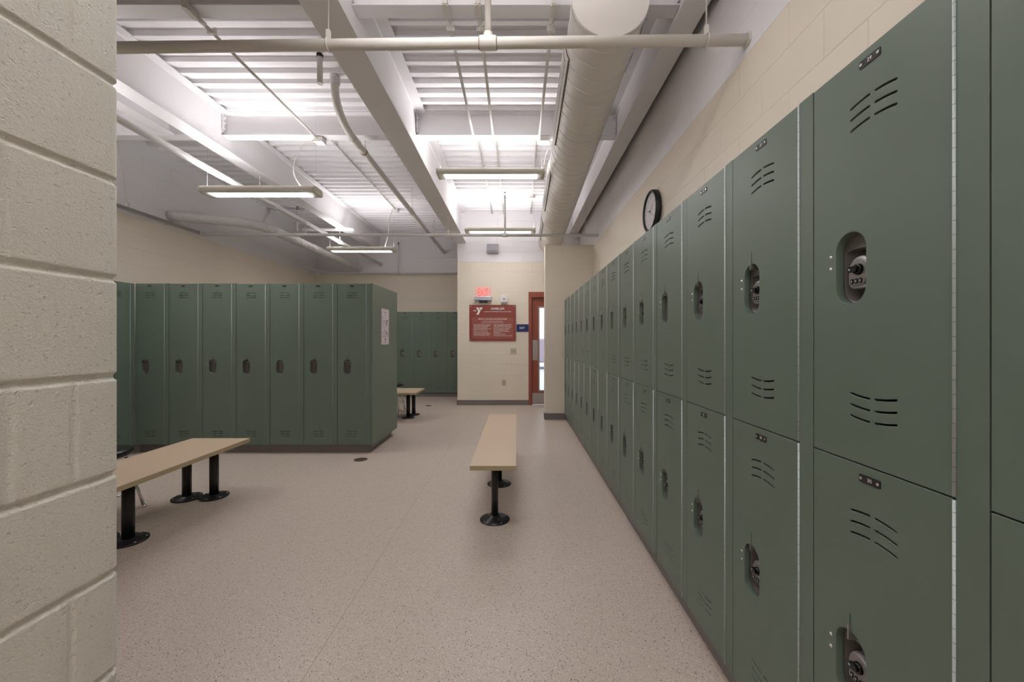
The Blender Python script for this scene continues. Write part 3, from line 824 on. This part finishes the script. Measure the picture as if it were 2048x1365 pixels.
# ------------------------------------------------------------------ wall clock on the right wall, time 1:48
t = thing('wall_clock', 'round black-rimmed wall clock above the right lockers', 'clock', (XR, 3.585, 2.462))
R_ = .188
FC = lambda a, c, d: Vector((-d, -a, c))       # a to the viewer's right (towards the camera), c up, d out of the wall
def ringpts(r, n=64): return [(r*math.cos(2*PI*i/n), r*math.sin(2*PI*i/n)) for i in range(n)]
b = MB()
pr = [(R_-.012, 0), (R_, .004), (R_+.001, .030), (R_-.003, .048), (R_-.012, .053), (R_-.022, .050), (R_-.026, .036)]
rings = [[b.bm.verts.new(FC(x, y, d)) for x, y in ringpts(r)] for r, d in pr]
for A, B in zip(rings, rings[1:]):
    for k in range(64): b.face([A[k], A[(k+1) % 64], B[(k+1) % 64], B[k]], M_rim, True)
b.face(rings[0], M_rim)
link('rim', b.mesh('rim'), t)
b = MB(); b.prism(ringpts(R_-.025), FC, .030, .036, M_face)
face = link('face', b.mesh('face'), t)
b = MB(); CM = Matrix(((0, 0, -1, 0), (-1, 0, 0, 0), (0, 1, 0, 0), (0, 0, 0, 1)))
for h in range(1, 13):
    a = PI/2-h*PI/6; me = text_mesh(str(h), .030, bold=.0003)
    b.add_mesh(me, M_clockink, Matrix.Translation(FC(.128*math.cos(a), .128*math.sin(a), .0366)) @ CM); bpy.data.meshes.remove(me)
for q in range(60):
    a = 2*PI*q/60; c, s = math.cos(a), math.sin(a); w = .0008
    b.prism([(.150*c-w*s, .150*s+w*c), (.150*c+w*s, .150*s-w*c), (.156*c+w*s, .156*s-w*c), (.156*c-w*s, .156*s+w*c)], FC, .0360, .0364, M_clockink)
link('numerals', b.mesh('numerals', False), face)
def hand(name, ang, ln, w, d, tail=.02):
    a = PI/2-math.radians(ang); c, s = math.cos(a), math.sin(a); b = MB()
    b.prism([(-tail*c-w*s, -tail*s+w*c), (-tail*c+w*s, -tail*s-w*c), (ln*c+w*.5*s, ln*s-w*.5*c), (ln*c-w*.5*s, ln*s+w*.5*c)], FC, d, d+.0012, M_clockink)
    if name == 'minute_hand': b.prism(ringpts(.007, 16), FC, d, d+.003, M_clockink)
    link(name, b.mesh(name), t)
hand('hour_hand', 54, .085, .0035, .040); hand('minute_hand', 288, .115, .003, .042); hand('second_hand', 124, .125, .0007, .0445, .03)

# ------------------------------------------------------------------ steel roof beams
def ibeam(name, label, axis, a0, a1, c, ztop, depth, width, tf, tw, group=None, clip=False, clips=()):
    """I-section from a0 to a1 along axis, centred on c, top at ztop"""
    t = thing(name, label, 'beam', ((c, a0, ztop-depth) if axis == 'Y' else (a0, c, ztop-depth)), 0, group)
    hw, ht = width/2, tw/2; k = .012
    poly = [(-hw, 0), (hw, 0), (hw, tf), (ht+k, tf), (ht, tf+k), (ht, depth-tf-k), (ht+k, depth-tf), (hw, depth-tf), (hw, depth), (-hw, depth), (-hw, depth-tf), (-ht-k, depth-tf), (-ht, depth-tf-k), (-ht, tf+k), (-ht-k, tf), (-hw, tf)]
    b = MB(); L_ = a1-a0
    if axis == 'Y': b.prism(poly, lambda p, q, d: Vector((p, d, q)), 0, L_, M_steel)
    else: b.prism(poly, lambda p, q, d: Vector((d, p, q)), 0, L_, M_steel)
    link('section', b.mesh('section'), t, bevel=.0015, seg=1)
    for (end, dirn) in clips:      # bolted end plates of a cross beam
        b = MB(); x = 0.004 if end == 0 else L_-.014
        b.box(x, x+.010, -.055, .055, tf+.02, depth-tf-.015, M_steel)
        for z in (.075, .145, .205):
            for s in (-1, 1):
                xx = x+(.010 if end == 0 else 0); e = .014 if end == 0 else -.014
                b.cyl((xx, s*.036, z), (xx+e, s*.036, z), .013, M_steel, 6)
        link('end_plate', b.mesh('end_plate'), t)
    return t
ibeam('roof_beam', 'deep white steel roof beam running over the middle of the room', 'Y', YB, YE, -1.130, ZD, .61, .230, .017, .011, 'main roof beams')
ibeam('roof_beam', 'white steel roof beam over the left bay, passing above the left pendant lamp', 'Y', YB, YF, -3.285, ZD, .448, .165, .013, .009, 'main roof beams')
ibeam('roof_beam', 'white steel roof beam close along the right wall, beyond the round duct', 'Y', YB, YE, 1.112, ZD, .448, .165, .013, .009, 'main roof beams')
for (x0, x1, w1) in ((-1.124, 1.106, 'middle bay'), (-3.279, -1.136, 'bay left of the deep beam'), (XL, -3.291, 'bay against the left wall')):
    for (yc, w2) in ((2.735, 'near'), (4.44, 'farther')):
        ibeam('cross_beam', '%s white steel cross beam in the %s' % (w2, w1), 'X', x0+.002, x1-.002, yc, ZD-.001, .265, .115, .009, .007, 'cross beams', clips=((0, 1), (1, 1)))
ibeam('cross_beam', 'short white steel channel between the cross beams near the left wall', 'Y', 2.80, 4.375, -3.86, ZD-.001, .265, .13, .009, .007)

# ------------------------------------------------------------------ spiral duct
P0 = Vector((.562, 2.37, 3.338)); dirv = Vector((.0165, 1, -.018)); P1_ = P0+dirv*(YE-2.37)
t = thing('spiral_duct', 'big round white spiral duct running beneath the cross beams', 'duct', tuple(P0))
ax = dirv.normalized(); Ld = (P1_-P0).length; ux = Vector((1, 0, 0)); ux = (ux-ax*ux.dot(ax)).normalized(); uz = ux.cross(ax); RD = .2285
b = MB(); n = 72; seg = []
for i in range(61): seg.append(ax*(Ld*i/60))
b.tube(seg, RD, M_duct, 72, cap=False)
hel = []; pitch = .137; turns = int(Ld/pitch)
for i in range(turns*36):
    a = 2*PI*i/36; hel.append(ax*(i/36*pitch+.03)+(ux*math.cos(a)+uz*math.sin(a))*(RD+.0008))
b.tube(hel, .0034, M_duct, 5, cap=False, smooth=True)
link('spiral_tube', b.mesh('spiral_tube'), t)
b = MB(); b.tube([ax*-.006, ax*.0, ax*.03], [RD+.001, RD+.0045, RD+.0045], M_duct, 72); 
link('end_cap', b.mesh('end_cap'), t)
for (ya, yb) in ((2.72, 3.88), (4.54, 5.78), (6.35, 7.35)):
    b = MB(); s0, s1 = ya-2.37, yb-2.37
    def patch(sa, sb, aa, ab, r0, r1, m, na=10):
        prev = None
        for i in range(na+1):
            an = math.radians(aa+(ab-aa)*i/na); rad = ux*math.cos(an)+uz*math.sin(an)
            q = [b.bm.verts.new(ax*s+rad*r) for s in (sa, sb) for r in (r0, r1)]
            if prev:
                b.face([prev[1], prev[3], q[3], q[1]], m); b.face([prev[0], prev[1], q[1], q[0]], m); b.face([prev[2], prev[3], q[3], q[2]], m)
            else: b.face([q[0], q[1], q[3], q[2]], m)
            prev = q
        b.face([prev[0], prev[1], prev[3], prev[2]], m)
    patch(s0, s1, 163, 207, RD, RD+.004, M_slot); patch(s0+.007, s1-.007, 164.5, 205.5, RD+.003, RD+.014, M_duct)
    patch(s0+.05, s1-.05, 171, 199, RD+.0135, RD+.0145, M_slot)
    k = s0+.06
    while k < s1-.06: patch(k, k+.012, 171, 199, RD+.0146, RD+.017, M_duct, 4); k += .022
    link('supply_grille', b.mesh('supply_grille'), t)

# ------------------------------------------------------------------ pipes
def pipe(name, label, cat, pts, r, m, group=None, seg=20):
    t = thing(name, label, cat, tuple(pts[0]), 0, group)
    b = MB(); b.tube(rel(t, pts), r, m, seg); link('pipe', b.mesh('pipe'), t); return t
def sub(t, name, fn, parent=None):
    b = MB(); fn(b)
    me = b.mesh(name)
    for v in me.vertices: v.co -= t.location
    o = bpy.data.objects.new(name, me); COL.objects.link(o); o.parent = parent or t
    return o
def arc3(p, c, q, n=10):
    """smooth bend from p to q with corner c"""
    p, c, q = Vector(p), Vector(c), Vector(q)
    return [p*(1-t)**2+c*2*t*(1-t)+q*t*t for t in [i/n for i in range(n+1)]]
def rod_hanger(t, x, y, z, r, ztop, ringd='X'):
    def f(b):
        b.cyl((x, y, z+r+.05), (x, y, ztop), .0048, M_pipe, 8)
        pts = []
        for i in range(24):
            a = 2*PI*i/24
            v = (0, math.cos(a)*(r+.004), math.sin(a)*(r+.004)) if ringd == 'X' else (math.cos(a)*(r+.004), 0, math.sin(a)*(r+.004))
            pts.append((x+v[0], y+v[1], z+v[2]))
        b.tube(pts, .0035, M_pipe, 8, closed=True)
        b.box(x-.010, x+.010, y-.010, y+.010, z+r, z+r+.052, M_pipe)
    return sub(t, 'hanger', f)
def ring_collar(b, p, d, r, L_, m=M_pipe, m2=None):
    d = Vector(d).normalized(); p = Vector(p)
    b.tube([p-d*L_, p-d*(L_-.006), p+d*(L_-.006), p+d*L_], [r+.004, r+.009, r+.009, r+.004], m, 20)
# near sprinkler main
z1_ = 2.918; yA, yB2 = 2.19, 2.135
pA, pB = Vector((-2.60, yA, 2.912)), Vector((XR+.02, yB2, z1_))
t = pipe('sprinkler_pipe', 'thick cream sprinkler pipe crossing the whole photo near the top', 'pipe', [pA, pB], .0288, M_pipe, 'sprinkler pipes')
f_ = lambda x: pA+(pB-pA)*((x-pA.x)/(pB.x-pA.x))
q = f_(-.158)
sub(t, 'tee_fitting', lambda b: (b.tube([q+Vector((-.046, 0, 0)), q+Vector((-.040, 0, 0)), q+Vector((.040, 0, 0)), q+Vector((.046, 0, 0))], [.034, .0365, .0365, .034], M_pipe, 24), b.tube([q, q+Vector((0, 0, .048)), q+Vector((0, 0, .056))], [.029, .026, .022], M_pipe, 20),
    b.tube([q+Vector((-.050, 0, 0)), q+Vector((-.045, 0, 0))], .031, M_rust, 20), b.tube([q+Vector((.045, 0, 0)), q+Vector((.050, 0, 0))], .031, M_rust, 20), b.tube([q+Vector((0, 0, .056)), q+Vector((0, 0, .062))], .0195, M_rust, 16)))
sub(t, 'branch_pipe', lambda b: b.tube([q+Vector((0, 0, .05)), q+Vector((0, 0, .80))], .0175, M_pipe, 16))
for x in (-1.035, 1.025):
    p = f_(x); rod_hanger(t, p.x, p.y, p.z, .0288, ZD)
sub(t, 'wall_sleeve', lambda b: b.tube([(XR-.012, yB2, z1_), (XR+.005, yB2, z1_)], .036, M_pipe, 20))
# far sprinkler branch line
zp = 2.893; yp = 6.03
ycor = 5.98
pts = [(-4.735, -1.0, zp), (-4.735, ycor-.05, zp)]+arc3((-4.735, ycor-.05, zp), (-4.735, ycor, zp), (-4.685, ycor, zp), 6)+[(XR+.01, yp, zp)]
t = pipe('sprinkler_pipe', 'thin white sprinkler pipe crossing the room at mid distance, with upright heads', 'pipe', pts, .0225, M_pipew, 'sprinkler pipes', 16)
sub(t, 'elbow_fitting', lambda b: (b.tube([(-4.735, ycor-.11, zp), (-4.735, ycor-.05, zp)]+arc3((-4.735, ycor-.05, zp), (-4.735, ycor, zp), (-4.685, ycor, zp), 6)+[(-4.62, ycor, zp)], .029, M_pipew, 16)))
def upright(b, x, y, z, h, r=.0135):
    ring_collar(b, (x, y, z), (1, 0, 0), .0225, .045, M_pipew)
    b.tube([(x, y, z), (x, y, z+h)], r, M_pipew, 14); b.tube([(x, y, z+.035), (x, y, z+.042)], .018, M_rust, 14)
    b.tube([(x, y, z+h), (x, y, z+h+.03)], .019, M_pipew, 14)
    b.tube([(x, y, z+h+.03), (x, y, z+h+.045)], .010, M_slot, 10); b.box(x-.012, x-.008, y-.003, y+.003, z+h+.04, z+h+.085, M_slot); b.box(x+.008, x+.012, y-.003, y+.003, z+h+.04, z+h+.085, M_slot)
    b.tube([(x, y, z+h+.083), (x, y, z+h+.088)], .017, M_slot, 12)
sub(t, 'upright_sprinkler', lambda b: upright(b, -.183, 6.01, zp, .56))
sub(t, 'upright_sprinkler', lambda b: upright(b, -3.33, 5.99, zp, .34))
for (x, zt) in ((-3.21, 3.387), (-1.05, 3.225), (1.04, 3.387)): rod_hanger(t, x, 6.0, zp, .0225, zt)
def f(b): b.cyl((-4.735, 4.80, zp+.03), (-4.735, 4.65, ZD), .005, M_pipe, 8); b.box(-4.75, -4.72, 4.785, 4.815, zp+.015, zp+.07, M_pipe)
sub(t, 'hanger', f)
# sprinkler line on the far wall
zf = 2.88; yf = YF-.06
pts = [(-4.74, 8.55, zf+.075), (-4.74, 8.85, zf+.07), (-4.66, 9.2, zf+.02), (-4.55, yf, zf), (-1.2, yf, zf)]
t = pipe('sprinkler_pipe', 'thin white sprinkler pipe along the far wall at the paint line', 'pipe', pts, .017, M_pipew, 'sprinkler pipes', 12)
sub(t, 'elbow_fitting', lambda b: ring_collar(b, (-4.50, yf, zf), (1, 0, 0), .017, .05, M_pipew))
def f(b):
    x = -2.80; b.tube([(x, yf-.05, zf+.03), (x, yf-.05, zf+.66)], .013, M_pipew, 12); b.tube([(x+.0, yf, zf), (x, yf-.05, zf), (x, yf-.05, zf+.04)], .022, M_pipew, 12); b.tube([(x+.02, yf, zf), (x+.10, yf, zf)], .022, M_pipew, 12)
    b.tube([(x, yf-.05, zf+.66), (x, yf-.05, zf+.70)], .009, M_slot, 8); b.tube([(x, yf-.05, zf+.72), (x, yf-.05, zf+.725)], .018, M_slot, 12)
    b.box(x-.012, x-.008, yf-.053, yf-.047, zf+.69, zf+.722, M_slot); b.box(x+.008, x+.012, yf-.053, yf-.047, zf+.69, zf+.722, M_slot)
sub(t, 'upright_sprinkler', f)
# insulated pipe from the left wall to the far wall
zi = 3.003
pts = [(XL+.002, 5.47, zi+.01), (XL+.09, 5.472, zi+.01), (-4.60, 5.52, zi+.01), (-4.30, 5.62, zi+.005)]+arc3((-4.12, 5.68, zi), (-3.80, 5.80, zi), (-3.79, 6.22, zi), 14)+[(-3.785, 7.0, zi), (-3.78, 8.0, zi), (-3.775, 8.8, zi), (-3.77, YF, zi)]
pts2 = []
for i in range(len(pts)-1):
    a, c = Vector(pts[i]), Vector(pts[i+1]); n = max(1, int((c-a).length/.06))
    for k in range(n): pts2.append(a+(c-a)*k/n)
pts2.append(Vector(pts[-1]))
rs = [.071+.0022*math.sin(i*1.9)+.0015*random.uniform(-1, 1) for i in range(len(pts2))]
pipe('insulated_pipe', 'fat wrapped white pipe bending from the left wall to the far wall', 'pipe', pts2, rs, M_insul, None, 28)
# conduit pipe beneath the left beam
xc, zc_ = -3.255, 3.10
t = pipe('steel_pipe', 'long straight white pipe hung under the left roof beam', 'pipe', [(xc, -1, zc_), (xc, YF+.02, zc_)], .034, M_pipew, None, 20)
sub(t, 'wall_sleeve', lambda b: b.tube([(xc, YF-.03, zc_), (xc, YF, zc_)], .052, M_pipew, 20))
for y in (5.0, 7.25): rod_hanger(t, xc, y, zc_, .034, ZD-.448, 'Y')
sub(t, 'coupling', lambda b: b.tube([(xc, 5.3, zc_), (xc, 5.42, zc_)], .040, M_pipew, 20))
# strut trapeze
t = thing('strut_channel', 'short white metal strut clamped under the left roof beam at its far end', 'bracket', (-4.0, 7.38, 3.335))
b = MB(); b.box(0, .95, -.02, .02, 0, .041, M_steel); link('channel', b.mesh('channel'), t)
b = MB(); b.box(.62, .90, -.03, .03, .041, .052, M_steel)
for x in (.66, .86): b.cyl((x, 0, .04), (x, 0, .085), .007, M_pipe, 8)
link('clamp', b.mesh('clamp'), t)
# drain pipe in the left-centre bay
xd = -1.752; zd = 3.448
pts = [(xd, 3.80, ZD), (xd, 3.80, ZD-.09), (xd, 3.80, ZD-.14)]+arc3((xd, 3.81, ZD-.16), (xd, 3.86, zd+.02), (xd, 4.28, zd), 12)+[(xd, 4.5, zd), (xd+.01, YF+.02, zd-.06)]
t = pipe('drain_pipe', 'white pipe bending down from the deck and running back, left of the deep beam', 'pipe', pts, .037, M_pipe, None, 20)
sub(t, 'coupling', lambda b: (b.tube([(xd, 4.20, zd+.003), (xd, 4.36, zd)], .044, M_pipe, 20), b.tube([(xd, 3.80, ZD), (xd, 3.80, ZD-.085)], .046, M_pipew, 20), b.tube([(xd, 4.50, zd), (xd, 4.52, zd)], .042, M_rust, 20)))
for (y, dz) in ((4.55, 0), (6.6, -.03), (8.4, -.05)): rod_hanger(t, xd, y, zd+dz, .037, ZD, 'Y')
t = thing('pipe_stub', 'short tan capped tube hanging from the deck left of the deep beam', 'pipe', (-1.752, 3.51, ZD-.262))
b = MB(); b.tube([(0, 0, 0), (0, 0, .262)], .0245, M_pipe, 20); link('tube', b.mesh('tube'), t)
b = MB(); b.tube([(0, 0, .235), (0, 0, .262)], .028, M_slot, 20); link('collar', b.mesh('collar'), t)

# ------------------------------------------------------------------ electrical conduits and boxes
def conduit(label, x, y0, y1, z, r=.0125, fitting=True, m=M_pipe, extra=None):
    pts = [(x, y0, z), (x, y1, z)]
    if extra: pts = extra
    t = thing('conduit', label, 'conduit', tuple(pts[0]), 0, 'electrical conduits')
    b = MB(); b.tube(rel(t, pts), r, m, 12); link('tube', b.mesh('tube'), t)
    if fitting:
        def f(b):
            b.box(x-.016, x+.016, y0-.070, y0+.045, z-.018, z+.020, m)
            b.prism(stadium(0, 0, .019, .055), lambda a, c, d: Vector((x+a, y0-.015+c, z+d)), -.028, -.022, m)
            b.tube([(x, y0+.04, z), (x, y0+.11, z)], .018, m, 12); b.tube([(x, y0-.05, z+.02), (x, y0-.05, z+.30)], .0125, m, 12)
        sub(t, 'elbow_body', f)
        sub(t, 'clamp', lambda b: (b.box(x-.03, x+.03, y0+.17, y0+.19, z-.014, z+.018, m), b.cyl((x+.022, y0+.18, z-.02), (x+.022, y0+.18, z+.03), .006, m, 8)))
    return t
zc = ZD-.265-.028
conduit('thin white conduit running to the junction box above the left pendant lamp', -2.225, 2.70, 4.46, zc)
for (x, x2, w) in ((-.48, -.49, 'leftmost of the three in the middle bay'), (-.262, -.262, 'middle one of the three in the middle bay'), (.245, .275, 'nearest the round duct')):
    pts = [(x, 2.68, zc), (x, 4.50, zc), (x, 4.56, zc+.02), (x, 4.70, ZD-.05), (x, 4.78, ZD-.022), (x2, YE, ZD-.022)]
    conduit('thin white conduit along the deck, '+w, x, 2.68, 0, zc, extra=pts)
conduit('thin white conduit along the deck left of the deep beam, ending at a junction box', -2.345, 4.52, 7.60, ZD-.014, .011, False)
def jbox(label, x, y, z, cord, w=.10):
    t = thing('junction_box', label, 'junction box', (x, y, z))
    b = MB(); b.box(-w/2, w/2, -w/2, w/2, 0, .055, M_pipew); link('box', b.mesh('box'), t, bevel=.003)
    b = MB(); b.box(-w*.35, w*.35, -w*.52, -w*.5, .008, .046, M_pipe); b.cyl((-w/2, 0, .028), (-w/2-.03, 0, .028), .012, M_alu, 10); link('cover', b.mesh('cover'), t)
    if cord:
        b = MB(); b.tube(rel(t, cord), .0055, M_cord, 10); link('cord', b.mesh('cord'), t)
    return t
def spline(ps, n=10):
    ps = [Vector(p) for p in ps]; out = []
    for i in range(len(ps)-1):
        a, p, q, c = ps[max(i-1, 0)], ps[i], ps[i+1], ps[min(i+2, len(ps)-1)]
        for k in range(n):
            t = k/n; out.append(.5*((2*p)+(-a+q)*t+(2*a-5*p+4*q-c)*t*t+(-a+3*p-3*q+c)*t**3))
    out.append(ps[-1]); return out
jbox('white junction box on the cross beam above the left pendant lamp', -2.215, 4.44, zc-.035, spline([(-2.265, 4.44, zc-.01), (-2.36, 4.40, zc-.06), (-2.42, 4.32, zc-.25), (-2.40, 4.25, zc-.45), (-2.30, 4.20, 2.93)]))
jbox('white junction box on the cross beam above the middle pendant lamp', .31, 4.43, zc-.035, spline([(.36, 4.43, zc-.01), (.375, 4.43, zc-.03), (.33, 4.5, zc-.14), (.31, 4.47, 3.3), (.305, 4.46, 3.25)]))
jbox('white junction box on the deck above the far left pendant lamp', -2.345, 7.65, ZD-.057, spline([(-2.395, 7.65, ZD-.03), (-2.43, 7.62, ZD-.10), (-2.44, 7.5, 3.5), (-2.40, 7.35, 3.25), (-2.41, 7.2, 2.99)]))
jbox('white junction box on the deck near the exit wall and duct', .275, 6.95, ZD-.057, None)

# ------------------------------------------------------------------ pendant lamps
def lamp(label, x, y, z, L_=1.22, wires=True, rz=0):
    t = thing('pendant_lamp', label, 'lamp', (x, y, z), rz, 'suspended linear lamps')
    h2 = L_/2
    half = [(.062, 0), (.084, .000), (.093, .008), (.099, .022), (.100, .040), (.095, .056), (.084, .068), (.070, .074)]
    prof = [(a, c) for a, c in half]+[(-a, c) for a, c in half[::-1]]
    b = MB()
    # housing: open channel, lofted along its length with softened ends
    secs = [(-h2, .95), (-h2+.004, 1.0), (-h2+.022, 1.0), (-h2+.023, .985), (h2-.023, .985), (h2-.022, 1.0), (h2-.004, 1.0), (h2, .95)]
    rings = [[b.bm.verts.new((sx_, a*k, .034+(c-.034)*k)) for a, c in prof] for sx_, k in secs]
    n = len(prof)
    for A, B in zip(rings, rings[1:]):
        for k in range(n): b.face([A[k], A[(k+1) % n], B[(k+1) % n], B[k]], M_lamp, True)
    b.face(rings[0], M_lamp); b.face(rings[-1][::-1], M_lamp)
    link('housing', b.mesh('housing'), t)
    b = MB(); b.box(-h2+.085, h2-.085, -.058, .058, -.0015, .0005, M_down)
    link('diffuser', b.mesh('diffuser'), t)
    b = MB(); b.prism([(-.046, .060), (-.046, .076), (-.040, .080), (-.02, .084), (.02, .084), (.040, .080), (.046, .076), (.046, .060)], lambda p, q, d: Vector((d, p, q)), -h2+.05, h2-.05, M_up)
    link('uplight_lens', b.mesh('uplight_lens'), t)
    if wires:
        for s in (-1, 1):
            b = MB(); b.cyl((s*(h2-.03), 0, .066), (s*(h2-.03), 0, ZD-z), .0008, M_alu, 6)
            link('suspension_wire', b.mesh('suspension_wire'), t)
    return t
lamp('white linear pendant lamp hanging over the left bench', -2.73, 4.22, 2.845)
lamp('white linear pendant lamp in the middle bay, nearest and highest', -.297, 4.52, 3.165)
lamp('white linear pendant lamp far left, before the far wall', -2.82, 7.18, 2.905)
lamp('white linear pendant lamp nearest the exit wall, behind the thin sprinkler pipe', -.29, 6.88, 3.17)
lamp('white linear pendant lamp out of view above the near end of the aisle', -.29, 1.6, 3.17, rz=0)
lamp('added white linear pendant lamp out of view, brightening the left near bay', -4.02, 2.95, 2.87)  # added unseen fill lamp, brightens the upper walls of the left bay
lamp('white linear pendant lamp out of view behind the camera', -.29, -1.2, 3.17)
lamp('added white linear pendant lamp out of view, furthest behind the camera', .2, -2.0, 3.17)  # added unseen fill lamp, more light for the near end of the room
